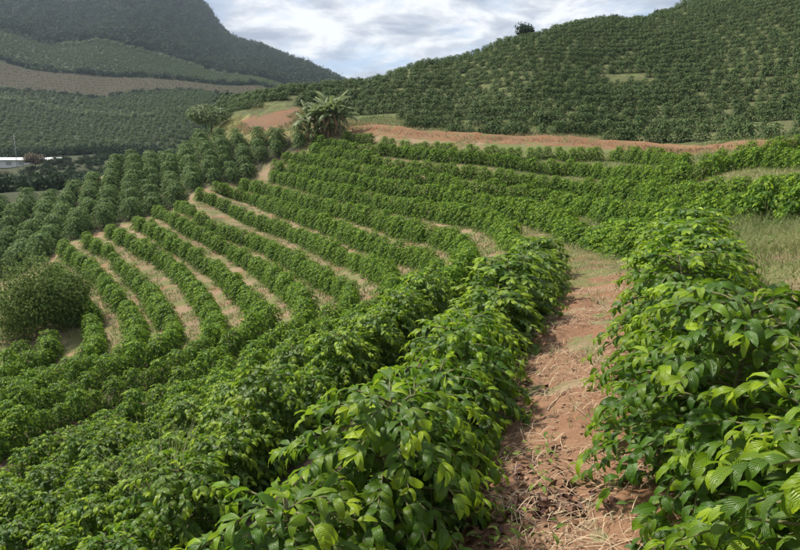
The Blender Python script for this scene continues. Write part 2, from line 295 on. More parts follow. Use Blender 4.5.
PATH = [(.45, -2), (.55, .5), (.66, 2.2), (1.0, 3.6), (1.5, 5), (2.2, 6.8), (3.05, 9.2), (3.85, 12), (4.45, 14.5), (4.8, 17.5), (4.9, 21), (5.0, 25), (4.6, 29), (3.6, 34)]
BLOCK = [(-46, 38), (-30, 37.5), (-24.3, 41.4), (-23, 46), (-21, 49.6), (-19.3, 53.6), (-17.6, 56.5), (-15.6, 60), (-12.8, 62.4), (-10, 63.2), (-10.6, 65.6), (-18, 68.4), (-22.5, 71), (-26.5, 69.5), (-29, 66), (-31, 63), (-34, 58), (-36.5, 54.5), (-48, 50)]
def spline(pts, step):
    p = np.array(pts, float)
    if len(p) > 2:
        q = np.vstack([2 * p[0] - p[1], p, 2 * p[-1] - p[-2]]); o = []
        for i in range(1, len(q) - 2):
            t = np.linspace(0, 1, 16, endpoint=False)[:, None]
            o.append(.5 * (2 * q[i] + (q[i + 1] - q[i - 1]) * t + (2 * q[i - 1] - 5 * q[i] + 4 * q[i + 1] - q[i + 2]) * t**2 + (3 * q[i] - q[i - 1] - 3 * q[i + 1] + q[i + 2]) * t**3))
        p = np.vstack(o + [p[-1:]])
    s = np.concatenate([[0], np.cumsum(np.hypot(*np.diff(p, axis=0).T))]); n = max(2, int(s[-1] / step) + 1); u = np.linspace(0, s[-1], n)
    return np.stack([np.interp(u, s, p[:, 0]), np.interp(u, s, p[:, 1])], 1)
def inpoly(x, y, poly):
    x = np.asarray(x, float); y = np.asarray(y, float); r = np.zeros(x.shape, bool); n = len(poly)
    for i in range(n):
        (x1, y1), (x2, y2) = poly[i], poly[(i + 1) % n]
        if y1 == y2: continue
        r ^= ((y1 > y) != (y2 > y)) & (x < (x2 - x1) * (y - y1) / (y2 - y1) + x1)
    return r
def dist_to(x, y, line, step=.4):
    p = spline(line, step); d = np.full(np.shape(x), 1e9)
    for a in p: d = np.minimum(d, (x - a[0])**2 + (y - a[1])**2)
    return np.sqrt(d)
def sst(a, b, x): t = np.clip((x - a) / (b - a), 0, 1); return t * t * (3 - 2 * t)
ROADS = spline(ROAD, 1.)
def road_side(x, y):
    """positive beyond (above) the road"""
    yr = np.interp(x, ROADS[:, 0], ROADS[:, 1], left=66, right=40); return y - yr

def zone(x, y):
    """cover colour (n,3), weed, red"""
    n = len(x); c = np.tile(np.array([.265, .190, .120]), (n, 1)); weed = np.full(n, .56); red = np.full(n, .65)
    def put(m, col, w=None, r=None):
        m = np.asarray(m, float)[:, None]; c[:] = c * (1 - m) + np.array(col) * m
        if w is not None: weed[:] = weed * (1 - m[:, 0]) + w * m[:, 0]
        if r is not None: red[:] = red * (1 - m[:, 0]) + r * m[:, 0]
    rr = np.hypot(x, y)
    nz = fbm(x * .12, y * .12, 3)
    m = sst(22, 18.5, y) * sst(.9, -.1, x - (y - 4) * .24 - .2) * sst(-30, -20, x) * sst(-2, 0, y); put(m, (.060, .048, .030), .35, .1)  # leaf litter between the near-left rows, darkened to paint in furrow shade
    # weedy bank right of the near row
    m = sst(3.2, 5.2, x - (y - 4) * .33) * sst(20, 12, y) * sst(-3, 2, y)
    put(m * .95, (.19, .165, .085), .85, .1)
    m = sst(6.5, 9, x) * sst(11, 14, y) * (road_side(x, y) < .5); put(m, (.19, .165, .09), .8, .25)
    # slope above the dirt road
    m = sst(.5, 4, road_side(x, y)) * sst(54, 62, rr + (x > 22) * 25); put(m, (.085, .092, .042), .5, .1)
    m = sst(26, 30, x) * sst(10, 20, y); put(m, (.085, .092, .042), .5, .1)
    # grassy yellow bank beside the banana plants
    m = sst(-30, -36, x) * sst(46, 52, y) * sst(200, 180, y); put(m, (.050, .058, .030), .15, .05)
    m = inpoly(x, y, [(-27, 72.5), (-21, 69), (-13, 66), (-10, 66), (-10, 69), (-16, 73), (-22, 77), (-27, 76)]); put(m, (.27, .23, .10), .55, .2)
    m = inpoly(x, y, [(-19, 70.5), (-13, 68.5), (-9, 67.5), (-5, 66), (-2, 66), (-5, 71), (-12, 74), (-19, 73.5)]); put(m, (.190, .115, .070), .2, .7)
    # dark ground below the mature trees
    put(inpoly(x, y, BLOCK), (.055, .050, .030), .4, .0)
    # far land
    m = sst(76, 95, y - .9 * x * (x > 0)) * (x < -12 - (y - 80) * .12); put(m, (.050, .060, .030), .2, .05)
    lim = 0
    m = sst(186, 200, y) * (x < 0); put(m, (.040, .052, .028), .0, .0)
    wob = 7 * nz
    m = sst(344, 350, y + wob) * sst(398, 392, y + wob) * (x < -70); put(m, (.046, .038, .020), .0, .0)
    m = sst(398, 404, y) * (x < 0); put(m, (.040, .050, .028), .0, 0)
    m = sst(482, 492, y) * (x < 0); put(m, (.045, .052, .032), .1, 0)
    m = sst(160, 200, y) * (x >= 0); put(m, (.10, .11, .05), .6, 0)
    return c, weed, red
def terrain():
    s = np.concatenate([[0], np.linspace(.02, math.log((2400 + 6) / 6), 430)]); rad = 6 * (np.exp(s) - 1)
    th = np.concatenate([np.linspace(-180, -46, 46, endpoint=False), np.linspace(-46, 46, 300, endpoint=False), np.linspace(46, 180, 46, endpoint=False)]) * math.pi / 180
    T, Q = np.meshgrid(th, rad, indexing='ij'); x = Q * np.sin(T); y = Q * np.cos(T); z = hgt(x, y)
    nt, nr = T.shape; V = np.stack([x, y, z], -1).reshape(-1, 3)
    i, j = np.meshgrid(np.arange(nt), np.arange(nr - 1), indexing='ij'); a = i * nr + j; b = ((i + 1) % nt) * nr + j
    Fq = np.stack([a, a + 1, b + 1, b], -1).reshape(-1, 4)
    me = mesh('ground', V, Fq, MAT['ground'])
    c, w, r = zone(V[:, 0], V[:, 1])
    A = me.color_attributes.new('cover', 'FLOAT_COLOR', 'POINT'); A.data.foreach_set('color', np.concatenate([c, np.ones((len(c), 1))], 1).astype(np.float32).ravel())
    for nm, v in (('weed', w), ('red', r)):
        a_ = me.attributes.new(nm, 'FLOAT', 'POINT'); a_.data.foreach_set('value', v.astype(np.float32))
    return tag(obj('ground', me), kind='structure')
ground = terrain()
def cover(me, col, weed, red):
    n = len(me.vertices); A = me.color_attributes.new('cover', 'FLOAT_COLOR', 'POINT')
    A.data.foreach_set('color', np.tile(np.array([*col, 1], np.float32), (n, 1)).ravel())
    for nm, v in (('weed', weed), ('red', red)):
        a_ = me.attributes.new(nm, 'FLOAT', 'POINT'); a_.data.foreach_set('value', np.full(n, v, np.float32) if np.isscalar(v) else np.asarray(v, np.float32))
def strip(name, line, step, prof, wn, zf):
    """ribbon draped along a line; prof = across offsets; zf(off, x, y, s) -> height"""
    p = spline(line, step); t = np.gradient(p, axis=0); t /= np.hypot(t[:, 0], t[:, 1])[:, None]; nrm = np.stack([t[:, 1], -t[:, 0]], 1)
    o = np.array(prof); x = p[:, 0][:, None] + nrm[:, 0][:, None] * o; y = p[:, 1][:, None] + nrm[:, 1][:, None] * o
    z = zf(np.broadcast_to(o, x.shape), x, y); V = np.stack([x, y, z], -1).reshape(-1, 3); n, k = x.shape
    i, j = np.meshgrid(np.arange(n - 1), np.arange(k - 1), indexing='ij'); a = i * k + j
    return mesh(name, V, np.stack([a, a + 1, a + k + 1, a + k], -1).reshape(-1, 4), MAT['ground']), V
# trodden dirt path
def path_z(o, x, y):
    e = np.abs(o) / .72
    f = np.clip(8 / np.maximum(np.hypot(x, y), 1), .25, 1)
    return hgt(x, y) + .035 - .16 * np.clip(e - .75, 0, 1) * 2 + (.035 * fbm(x * 2.2, y * 2.2, 11) + .018 * np.abs(fbm(x * 9, y * 9, 17)) + .012 * vnoise(x * 25, y * 25, 3)) * f - .02
pm, pv = strip('path', PATH, .045, np.linspace(-.85, .85, 40), .8, path_z)
yy = pv[:, 1]
cover(pm, (.232, .132, .080), np.clip((yy - 5) / 5, 0, 1) * .52 + .12, np.clip(1.15 - yy / 12, .35, 1))
tag(obj('path', pm), kind='structure')
# dirt road with its cut bank
def road_z(o, x, y):
    base = hgt(x, y); up = np.where(o < 0, np.interp(-o, [0, .4, 1.0, 1.5, 2.0], [0.02, .18, .38, .2, -.3]), np.interp(o, [0, 1.0, 1.5], [.05, .05, -.3]))
    e = np.minimum(np.hypot(x - ROAD[0][0], y - ROAD[0][1]), np.hypot(x - ROAD[-1][0], y - ROAD[-1][1])); e = np.clip((e - .3) / 2.5, 0, 1)
    up = up * e - .35 * (1 - e)
    return base + up + .07 * fbm(x * .9, y * .9, 21) * (np.abs(o) < 1.9)
rm, rv = strip('dirt_road', ROAD, .35, np.linspace(-2.0, 1.5, 18), 2, road_z)
cover(rm, (.21, .125, .070), .38, .8)
tag(obj('dirt_road', rm), kind='structure')

# ------------------------------------------------------------------ leaves and shrubs
def leaf_template(segs, cols, bend, wave=0., ratio=.36, fold=.14):
    """unit leaf: length 1 along +Y, normal +Z, bending down"""
    t = np.linspace(0, 1, segs + 1); w = ratio / 2 * np.sin(np.pi * np.clip(t * .97 + .015, 0, 1)**.82)**.85; w[-1] = .004; w[0] = .02
    B = max(bend, 1e-3); cy = np.sin(B * t) / B; cz = -(1 - np.cos(B * t)) / B
    ny = np.sin(B * t); nz = np.cos(B * t); V = []; U = []
    us = np.linspace(-1, 1, cols + 1)
    for i in range(segs + 1):
        for u in us:
            off = fold * w[i] * 2 * abs(u) + wave * math.sin(t[i] * 17 + (2 if u > 0 else 0)) * abs(u)
            V.append((u * w[i], cy[i] + off * ny[i], cz[i] + off * nz[i])); U.append((.5 + u / 2, t[i]))
    k = cols + 1; Fq = [(i * k + j, i * k + j + 1, (i + 1) * k + j + 1, (i + 1) * k + j) for i in range(segs) for j in range(cols)]
    return np.array(V), np.array(Fq), np.array(U)
BENDS = (.45, 1.1, 1.75, 2.4)
LOD = {0: [leaf_template(6, 2, b, .018) for b in BENDS], 1: [leaf_template(3, 2, b) for b in BENDS], 2: [leaf_template(2, 1, b, 0, .46) for b in BENDS]}
def frames(P, f, n, L):
    f = f / np.linalg.norm(f, axis=1)[:, None]; n = n - (n * f).sum(1)[:, None] * f; n = n / np.maximum(np.linalg.norm(n, axis=1), 1e-6)[:, None]
    s = np.cross(f, n); M = np.stack([s, f, n], -1) * L[:, None, None]
    return M
def leaves_mesh(name, P, M, bend, tint, lod, mat):
    Vs, Fs, Ts, Us, k = [], [], [], [], 0
    for b in range(len(BENDS)):
        m = bend == b
        if not m.any(): continue
        tv, tf, tu = LOD[lod][b]
        V = np.einsum('nij,vj->nvi', M[m], tv) + P[m][:, None]; n = len(V)
        Vs.append(V.reshape(-1, 3)); Fs.append((tf[None] + (np.arange(n) * len(tv))[:, None, None]).reshape(-1, 4) + k)
        Ts.append(np.repeat(tint[m], len(tv))); Us.append(np.tile(tu, (n, 1))); k += n * len(tv)
    return mesh(name, np.concatenate(Vs), np.concatenate(Fs), mat, np.concatenate(Ts), np.concatenate(Us))
def shrub(seed, Hh=.95, Rad=.66, nb=70, node=.046, leaf=.106, droop=1., z0=.10):
    """coffee shrub: upright stem, tiers of drooping side branches carrying opposite leaf pairs"""
    r = np.random.default_rng(seed); P, f, n, L, bd, tt = [], [], [], [], [], []; br = []
    up = np.array([0, 0, 1.])
    lean = np.array([*r.normal(0, .05, 2), 0])
    for k in range(nb):
        q = (k + .5) / nb; z = Hh * (z0 + (.90 - z0) * q**.9); az = k * 2.39996 + r.normal(0, .25)
        prof = (1 - .5 * q**2.2) * (.80 + .2 * min(1, q * 4)); Lb = Rad * prof * r.uniform(.88, 1.06)
        el = .18 + .62 * q + r.normal(0, .07); g = (.62 + .28 * r.random()) * droop * (1 - .25 * q)
        dh = np.array([math.cos(az), math.sin(az), 0]); base = np.array([0, 0, z]) + lean * z / Hh
        def at(t): return base + dh * Lb * t * math.cos(el * .7) + up * Lb * (math.sin(el) * t - g * t * t)
        br.append([at(t) for t in (0, .33, .66, 1)])
        nn = max(3, int(Lb * .9 / node)); side = np.cross(up, dh)
        for i in range(nn):
            t = .12 + .88 * (np.clip((i + r.uniform(-.3, .3)) / (nn - 1), 0, 1))**.8; t = min(max(t, .15), 1); p = at(t); tg = at(t + .05) - at(t - .05); tg /= np.linalg.norm(tg)
            last = i >= nn - 1; prev = i == nn - 2
            for sgn in (-1, 1):
                if r.random() < .06: continue
                d = tg * (.85 if last else r.uniform(.35, 1.0)) + dh * .25 + side * sgn * (.45 if last else r.uniform(.35, .85)) + up * (.45 if last else r.uniform(.05, .6)) + r.normal(0, .2, 3)
                nr = up * 1. + dh * .25 + r.normal(0, .34, 3)
                P.append(p); f.append(d); n.append(nr); L.append(leaf * (r.uniform(.55, .8) if last else r.uniform(.82, 1.18)))
                bd.append(int(r.choice([1, 1, 2] if last else [1, 2, 2, 3, 3])))
                tt.append((r.uniform(.65, 1) if last else r.uniform(.3, .75) if prev else r.uniform(0, .3)) * (.5 + .5 * q) if r.random() > .012 else r.uniform(.7, .95))
    top = np.array([0, 0, Hh * .95]) + lean
    for i in range(9):
        az = i * 2.4 + r.random(); d = np.array([math.cos(az), math.sin(az), r.uniform(.3, 1.0)])
        P.append(top - up * .05 * (i % 3)); f.append(d); n.append(up + r.normal(0, .2, 3) - d * .5); L.append(leaf * r.uniform(.5, .95)); bd.append(int(r.choice([0, 1, 1, 2]))); tt.append(r.uniform(.5, 1))
    P, f, n, L = map(np.array, (P, f, n, L))
    return dict(P=P, M=frames(P, f, n, L), L=L, bend=np.array(bd), tint=np.clip(np.array(tt), 0, 1), br=br, top=top, lean=lean, H=Hh)
def stem_mesh(S, full=True, th=1.):
    b = MB(); b.tube([(0, 0, -.15), (S['lean'][0] * .5, S['lean'][1] * .5, S['H'] * .5), tuple(S['top'])], [.016 * th, .012 * th, .005 * th], 6)
    if full:
        for q in S['br']: b.tube(q, [.006 * th, .005 * th, .004 * th, .002 * th], 4, False)
    return b.mesh('stem', MAT['twig'])

# leaf meshes shared by the leaves that are objects of their own
TINTS = (.08, .3, .6, .95)
LEAF_ME = {}
for b in range(4):
    for k, tv in enumerate(TINTS):
        v, fq, u = LOD[0][b]; LEAF_ME[b, k] = mesh('leaf', v, fq, MAT['coffee'], np.full(len(v), tv), u)

# variants
NEARV = []
for i in range(5):
    S = shrub(100 + i, rng.uniform(.92, 1.06), rng.uniform(.49, .55)); NEARV.append((leaves_mesh('foliage', S['P'], S['M'], S['bend'], S['tint'], 0, MAT['coffee']), stem_mesh(S)))
MIDV = []
for i in range(6):
    S = shrub(200 + i, rng.uniform(.88, 1.02), rng.uniform(.49, .56), 60, .050, .118, 1.1, .03); MIDV.append((leaves_mesh('foliage', S['P'], S['M'], S['bend'], S['tint'], 1, MAT['coffee_mid']), stem_mesh(S, False)))
DARKV = []
for i in range(5):
    S = shrub(300 + i, rng.uniform(1.6, 1.85), rng.uniform(1.12, 1.26), 78, .105, .20, 1.1, .10); DARKV.append((leaves_mesh('crown', S['P'], S['M'], S['bend'], S['tint'], 2, MAT['coffee_dark']), stem_mesh(S, False, 2.5)))
HILLV = []
for i in range(5):
    S = shrub(400 + i, rng.uniform(1.15, 1.4), rng.uniform(.85, 1.0), 36, .12, .26, 1.1, .05); HILLV.append(leaves_mesh('hill_foliage', S['P'], S['M'], S['bend'], S['tint'], 2, MAT['hill']))

# ------------------------------------------------------------------ the rows of coffee shrubs
ROWNAME = {'E': 'the row right of the path', 'F': 'the row left of the path'}
for i, k in enumerate('GHIJKLMNOPQ'): ROWNAME[k] = 'the %s row left of the path' % ordinal(i + 2)
ROWNAME.update(D='the first row beyond the weedy bank', C='the second row beyond the weedy bank', B='the third row beyond the weedy bank', A='the broken row under the road')
plants = []      # row, x, y, scale, order along the row
for k, segs in ROWS.items():
    for si, sg in enumerate(segs):
        p = spline(sg, .52 if k not in 'EF' else .6)
        if k == 'A' or len(sg) == 2: p = spline(sg, .6)
        ph_ = rng.uniform(0, 6.28)
        for iq, q in enumerate(p):
            if rng.random() < (.03 if k not in 'EF' else 0.0): continue
            sc = {'E': 1.16, 'F': 1.13, 'G': 1.1, 'H': 1.06}.get(k, 1.0) * rng.uniform(.84, 1.12) * (1 + .13 * math.sin(iq * (2.35 if k not in 'EF' else 2.6) + ph_ + .8 * math.sin(iq * .9)))
            if k in 'ABCD': sc *= 1.08
            if k == 'E' and q[1] < 8: sc *= .92 + .012 * max(q[1], 0)
            if k in 'EF' and 5.5 <= q[1] < 17: sc *= 1.2 if k == 'E' else 1.12
            if k in 'HIJKLMNOP' and q[1] < 19: sc *= .95
            if q[1] > 24: sc *= 1.05
            if 16.5 < q[1] <= 30 and -3 < q[0] < 4.5 and k in 'FGHIJ': sc *= .84
            if k in 'EF' and q[1] < 5.5: sc = (1.14 if k == 'E' else 1.10) * rng.uniform(.95, 1.05) * (1 + .09 * math.sin(iq * 2.6 + ph_))
            plants.append([k, q[0] + rng.normal(0, .05), q[1] + rng.normal(0, .05), sc])
px_ = np.array([[p[1], p[2]] for p in plants]); pz_ = hgt(px_[:, 0], px_[:, 1])
X, Y, D = proj(np.stack([px_[:, 0], px_[:, 1], pz_ + .6], 1))
half = 420 / np.maximum(D, .3)
inf = (D > .3) & (X + half > 0) & (X - half < 800) & (Y - half < 550)
dist = np.where(inf, np.hypot(px_[:, 0], px_[:, 1]), 1e9)
order = np.argsort(dist)[:300]; indiv = set(int(i) for i in order if dist[i] < 1e8)
byrow = {}
for i in sorted(indiv, key=lambda i: dist[i]): byrow.setdefault(plants[i][0], []).append(i)
GRP = 'coffee shrubs in the contour rows'
nleaf = 0
for k, ids in byrow.items():
    for nth, i in enumerate(ids):
        _, x, y, sc = plants[i]; z = float(pz_[i]) - .03; rz = rng.uniform(0, 6.28)
        o = empty('coffee_shrub', (x, y, z), rz, sc)
        look = 'big glossy coffee shrub' if dist[i] < 5 else 'leafy coffee shrub' if dist[i] < 14 else 'small dense coffee shrub'
        tag(o, '%s in %s, %s from the camera' % (look, ROWNAME[k], ordinal(nth + 1)), 'shrub', GRP)
        if dist[i] < 5.2:
            S = shrub(1000 + i, rng.uniform(.80, .90), rng.uniform(.56, .62), 74, leaf=.104 / sc, node=.046 / sc)
            obj('stem', stem_mesh(S), o)
            mw = Matrix.LocRotScale(Vector((x, y, z)), Matrix.Rotation(rz, 3, 'Z').to_quaternion(), Vector((sc,) * 3)); A = np.array(mw)
            Wp = S['P'] @ A[:3, :3].T + A[:3, 3]; mid = (S['P'] + S['M'][:, :, 1] * .5) @ A[:3, :3].T + A[:3, 3]
            lx, ly, ld = proj(mid); wpx = S['L'] * sc * .42 * 600 / np.maximum(ld, .1)
            cen = np.array([x, y, z + .5]); out = mid - cen; tocam = np.array([0, 0, EYE]) - mid; tocam /= np.linalg.norm(tocam, axis=1)[:, None]
            face = (out * tocam).sum(1) / .6
            ok = (wpx > 8.5) & (lx > -5) & (lx < 805) & (ly < 555) & (ld > .3) & (face > .15)
            idx = np.where(ok)[0]; idx = idx[np.argsort(-(wpx * (0.6 + np.clip(face, 0, 1)))[idx])][:300]
            sel = np.zeros(len(mid), bool); sel[idx] = True; nleaf += len(idx)
            rest = ~sel
            fo = obj('foliage', leaves_mesh('foliage', S['P'][rest], S['M'][rest], S['bend'][rest], S['tint'][rest], 0, MAT['coffee']), o); tag(fo, kind='stuff')
            for j in idx:
                kk = int(np.argmin([abs(S['tint'][j] - q) for q in TINTS]))
                lo = bpy.data.objects.new('leaf', LEAF_ME[int(S['bend'][j]), kk]); link(lo, o)
                m4 = Matrix.Identity(4)
                for a in range(3):
                    for b in range(3): m4[a][b] = S['M'][j][a][b]
                    m4[a][3] = S['P'][j][a]
                lo.matrix_local = m4
        else:
            fm, sm = (NEARV[i % 5] if dist[i] < 13 else MIDV[i % 6])
            tag(obj('foliage', fm, o), kind='stuff'); obj('stem', sm, o)
            if k in 'EF': o.scale[2] *= .68
print('individual shrubs', len(indiv), 'leaf objects', nleaf, 'plants', len(plants))

# ------------------------------------------------------------------ geometry-node scatter for the masses
def scatter(name, mat_meshes, pts, rot, scl, label, cat=None, sink=.05):
    """one stuff object: instances of the given meshes on the given points"""
    me = bpy.data.meshes.new(name); pts = np.asarray(pts, np.float32); n = len(pts)
    me.vertices.add(n); me.vertices.foreach_set('co', pts.ravel())
    for nm, v, ty in (('rot', rot, 'FLOAT'), ('scl', scl, 'FLOAT'), ('idx', rng.integers(0, len(mat_meshes), n), 'INT')):
        a = me.attributes.new(nm, ty, 'POINT'); a.data.foreach_set('value', np.asarray(v, np.float32 if ty == 'FLOAT' else np.int32))
    o = obj(name, me); g = bpy.data.node_groups.new(name, 'GeometryNodeTree')
    g.interface.new_socket('Geometry', in_out='INPUT', socket_type='NodeSocketGeometry'); g.interface.new_socket('Geometry', in_out='OUTPUT', socket_type='NodeSocketGeometry')
    N, L = g.nodes, g.links; gi = N.new('NodeGroupInput'); go = N.new('NodeGroupOutput'); ip = N.new('GeometryNodeInstanceOnPoints'); jn = N.new('GeometryNodeJoinGeometry')
    for i, m in enumerate(mat_meshes):
        src = bpy.data.objects.new('variant', m)          # never linked to the scene: only a source for the instances
        oi = N.new('GeometryNodeObjectInfo'); oi.inputs['Object'].default_value = src; oi.inputs['As Instance'].default_value = True; L.new(oi.outputs['Geometry'], jn.inputs[0])
    def attr(nm, ty):
        a = N.new('GeometryNodeInputNamedAttribute'); a.data_type = ty; a.inputs['Name'].default_value = nm; return a.outputs['Attribute']
    cx = N.new('ShaderNodeCombineXYZ'); L.new(attr('rot', 'FLOAT'), cx.inputs[2])
    L.new(gi.outputs[0], ip.inputs['Points']); L.new(jn.outputs[0], ip.inputs['Instance']); ip.inputs['Pick Instance'].default_value = True
    L.new(attr('idx', 'INT'), ip.inputs['Instance Index']); L.new(cx.outputs[0], ip.inputs['Rotation']); L.new(attr('scl', 'FLOAT'), ip.inputs['Scale'])
    L.new(ip.outputs[0], go.inputs[0]); md = o.modifiers.new('scatter', 'NODES'); md.node_group = g
    return tag(o, label, cat, kind='stuff')
rest = [i for i in range(len(plants)) if i not in indiv and not (px_[i, 1] < 5 and abs(px_[i, 0]) < 4)]
scatter('coffee_rows', [m[0] for m in MIDV], np.stack([px_[rest, 0], px_[rest, 1], pz_[rest] - .03], 1), rng.uniform(0, 6.28, len(rest)), [plants[i][3] for i in rest],
        'curving green rows of small coffee shrubs across the far side of the bowl', 'shrubs')

# ------------------------------------------------------------------ the block of mature trees on the shoulder
def grid_in(poly, step, ang, jit):
    P = np.array(poly); c = P.mean(0); n = 60; ca, sa = math.cos(ang), math.sin(ang); o = []
    for r_ in range(-n, n):
        for k in range(-n, n):
            x = c[0] + (k * step * .92 + (r_ % 2) * step * .4) * ca - r_ * step * sa; y = c[1] + (k * step * .92 + (r_ % 2) * step * .4) * sa + r_ * step * ca
            o.append((x + rng.normal(0, jit), y + rng.normal(0, jit), r_))
    o = np.array(o); return o[inpoly(o[:, 0], o[:, 1], poly)]
trees = grid_in(BLOCK, 1.8, R(112), .2); tz = hgt(trees[:, 0], trees[:, 1])
X, Y, D = proj(np.stack([trees[:, 0], trees[:, 1], tz + 2], 1)); tin = (X > -12)
idx = [i for i in np.argsort(D) if tin[i]][:300]; lines = {}
for i in idx: lines.setdefault(int(trees[i, 2]), []).append(i)
for li, key in enumerate(sorted(lines, key=lambda k: -np.mean(X[lines[k]]))):
    for nth, i in enumerate(sorted(lines[key], key=lambda i: D[i])):
        o = empty('coffee_tree', (trees[i, 0], trees[i, 1], tz[i]), rng.uniform(0, 6.28), rng.uniform(.82, 1.12))
        tag(o, 'tall dark coffee tree, %s of the %s line in the dense left block' % (ordinal(nth + 1), ordinal(li + 1)), 'tree', 'mature coffee trees on the left shoulder')
        c_, t_ = DARKV[int(rng.integers(5))]; obj('crown', c_, o); obj('trunk', t_, o)
oth = [i for i in range(len(trees)) if i not in set(idx)]
if oth: scatter('coffee_tree_block', [m[0] for m in DARKV], np.stack([trees[oth, 0], trees[oth, 1], tz[oth]], 1), rng.uniform(0, 6.28, len(oth)), rng.uniform(.85, 1.1, len(oth)), 'more dark coffee trees beyond the left edge of the dense block', 'trees')
print('trees', len(idx), len(oth))

# ------------------------------------------------------------------ plantations on the hills
def contour_pts(a0, a1, da, r0, r1, dz, spacing, keep):
    th = np.arange(a0, a1, da) * math.pi / 180; rr = np.linspace(r0, r1, 260); T, Q = np.meshgrid(th, rr, indexing='ij'); Z = hgt(Q * np.sin(T), Q * np.cos(T)); o = []
    seen = set()
    for lv in np.arange(Z.min(), Z.max(), dz):
        ii, jj = np.where((Z[:, :-1] < lv) != (Z[:, 1:] < lv)); f = (lv - Z[ii, jj]) / (Z[ii, jj + 1] - Z[ii, jj]); q = rr[jj] + f * (rr[1] - rr[0])
        for t_, r_ in zip(th[ii], q):
            key = (round(lv / dz), int(t_ * r_ // spacing), int(r_ // 9))
            if key in seen: continue
            seen.add(key); o.append((r_ * math.sin(t_), r_ * math.cos(t_)))
    o = np.array(o); return o[keep(o[:, 0], o[:, 1])]
def hill_keep(x, y):
    g = fbm(x * .09, y * .09, 31, 2); r2 = rng.random(len(x))
    mound = inpoly(x, y, [(-28, 70), (-20, 66), (-10, 64), (0, 63), (2, 66), (-4, 72), (-12, 75), (-20, 78), (-28, 79)])
    return (road_side(x, y) > 1.7) & ~mound & (r2 > .07) & ~((g > .95) & (r2 < .6)) & (np.where(x > 21, y - 38 + (x - 21) * .2, 1) > 0)
hp = contour_pts(-17, 44, .3, 38, 165, 1.08, .66, hill_keep)
hp = hp + rng.normal(0, .09, hp.shape)
scatter('hillside_coffee_shrubs', HILLV, np.stack([hp[:, 0], hp[:, 1], hgt(hp[:, 0], hp[:, 1]) - .05], 1), rng.uniform(0, 6.28, len(hp)), rng.uniform(.82, 1.18, len(hp)) * np.clip(.85 + fbm(hp[:, 0] * .1, hp[:, 1] * .1, 8) * .15, .6, 1.1),
        'dark rows of coffee shrubs covering the steep hillside above the dirt road', 'shrubs')
def far_keep(x, y):
    w_ = 7 * fbm(x * .12, y * .12, 3)
    return (x < -18 - (y - 100) * .08) & (y > 182) & ~((y + w_ > 344) & (y + w_ < 398) & (rng.random(len(x)) < .3)) & (y < 482) & (rng.random(len(x)) > .05)
fx_, fy_ = [], []
for yr in np.arange(186, 482, 6.4):
    xs_ = np.arange(-.95 * yr - 10, -12, 1.3); wv = 5 * vnoise(xs_ * .02, np.full(len(xs_), yr * .004), 61)
    fx_.append(xs_ + rng.normal(0, .3, len(xs_))); fy_.append(yr + wv + rng.normal(0, .3, len(xs_)) + 0 * xs_)
fp = np.stack([np.concatenate(fx_), np.concatenate(fy_)], 1); fp = fp[far_keep(fp[:, 0], fp[:, 1])]
scatter('valley_coffee_plantation', HILLV, np.stack([fp[:, 0], fp[:, 1], hgt(fp[:, 0], fp[:, 1]) - .1], 1), rng.uniform(0, 6.28, len(fp)), rng.uniform(1.1, 1.7, len(fp)) * np.where((fp[:, 1] > 346) & (fp[:, 1] < 394), .34, 1),
        'fine dark rows of coffee covering the hazy hillside across the valley', 'shrubs')
print('hill', len(hp), 'far', len(fp))

# ------------------------------------------------------------------ broad-leaved trees and bushes
def crown(seed, rx, rz, cz, nl, leaf, mat, lod=2, lobes=14, name='crown', droop=.5, low=.15):
    r = np.random.default_rng(seed); cs = []; 
    for i in range(lobes):
        v = r.normal(0, 1, 3); v /= np.linalg.norm(v); v[2] = abs(v[2]) * .9 - low * (1 + 3 * (i % 3 == 0)); q = r.uniform(.45, .8)
        cs.append((np.array([v[0] * rx * q, v[1] * rx * q, v[2] * rz * q]), r.uniform(.28, .45)))
    P, f, n, L, t = [], [], [], [], []
    k = r.integers(0, lobes, nl); v = r.normal(0, 1, (nl, 3)); v /= np.linalg.norm(v, axis=1)[:, None]; rad = r.uniform(.55, 1.05, nl)
    C0 = np.array([c[0] for c in cs])[k]; R0 = np.array([c[1] for c in cs])[k]
    P = C0 + v * (rad * R0)[:, None] * np.array([rx, rx, rz]); P[:, 2] += cz
    f = v + np.array([0, 0, -droop]) + r.normal(0, .5, (nl, 3)); n = v + np.array([0, 0, .8]) + r.normal(0, .4, (nl, 3)); L = leaf * r.uniform(.7, 1.3, nl)
    hgt01 = np.clip((P[:, 2] - cz + rz) / (2 * rz), 0, 1)
    tint = np.clip(r.uniform(0, .55, nl) + (rad > .9) * .3, 0, 1)
    return leaves_mesh(name, P, frames(P, f, n, L), r.integers(0, 3, nl), tint, lod, mat), [c[0] + np.array([0, 0, cz]) for c in cs]
def broad(name, x, y, seed, rx, rz, cz, nl, leaf, mat, label, cat, tr=.1, group=None, rot=0, **kw):
    o = empty(name, (x, y, H(x, y) - .05), rot); tag(o, label, cat, group)
    me, cs = crown(seed, rx, rz, cz, nl, leaf, mat, **kw); obj('crown', me, o)
    b = MB(); b.tube([(0, 0, -.3), (.03, .02, cz * .35), (0, 0, cz * .7)], [tr, tr * .8, tr * .6], 7)
    for c in cs[:8]: b.tube([(0, 0, cz * .5), tuple(np.array(c) * .5 + np.array([0, 0, cz * .25])), tuple(c)], [tr * .5, tr * .35, tr * .12], 5, False)
    b.build('trunk', MAT['bark'], o); return o
broad('round_bush', -16.6, 27.2, 1, 2.6, 2.5, 1.45, 26000, .14, MAT['bush'], 'large round olive-green bush at the bottom of the bowl beside the rows', 'bush', .09, lobes=34, low=.3)
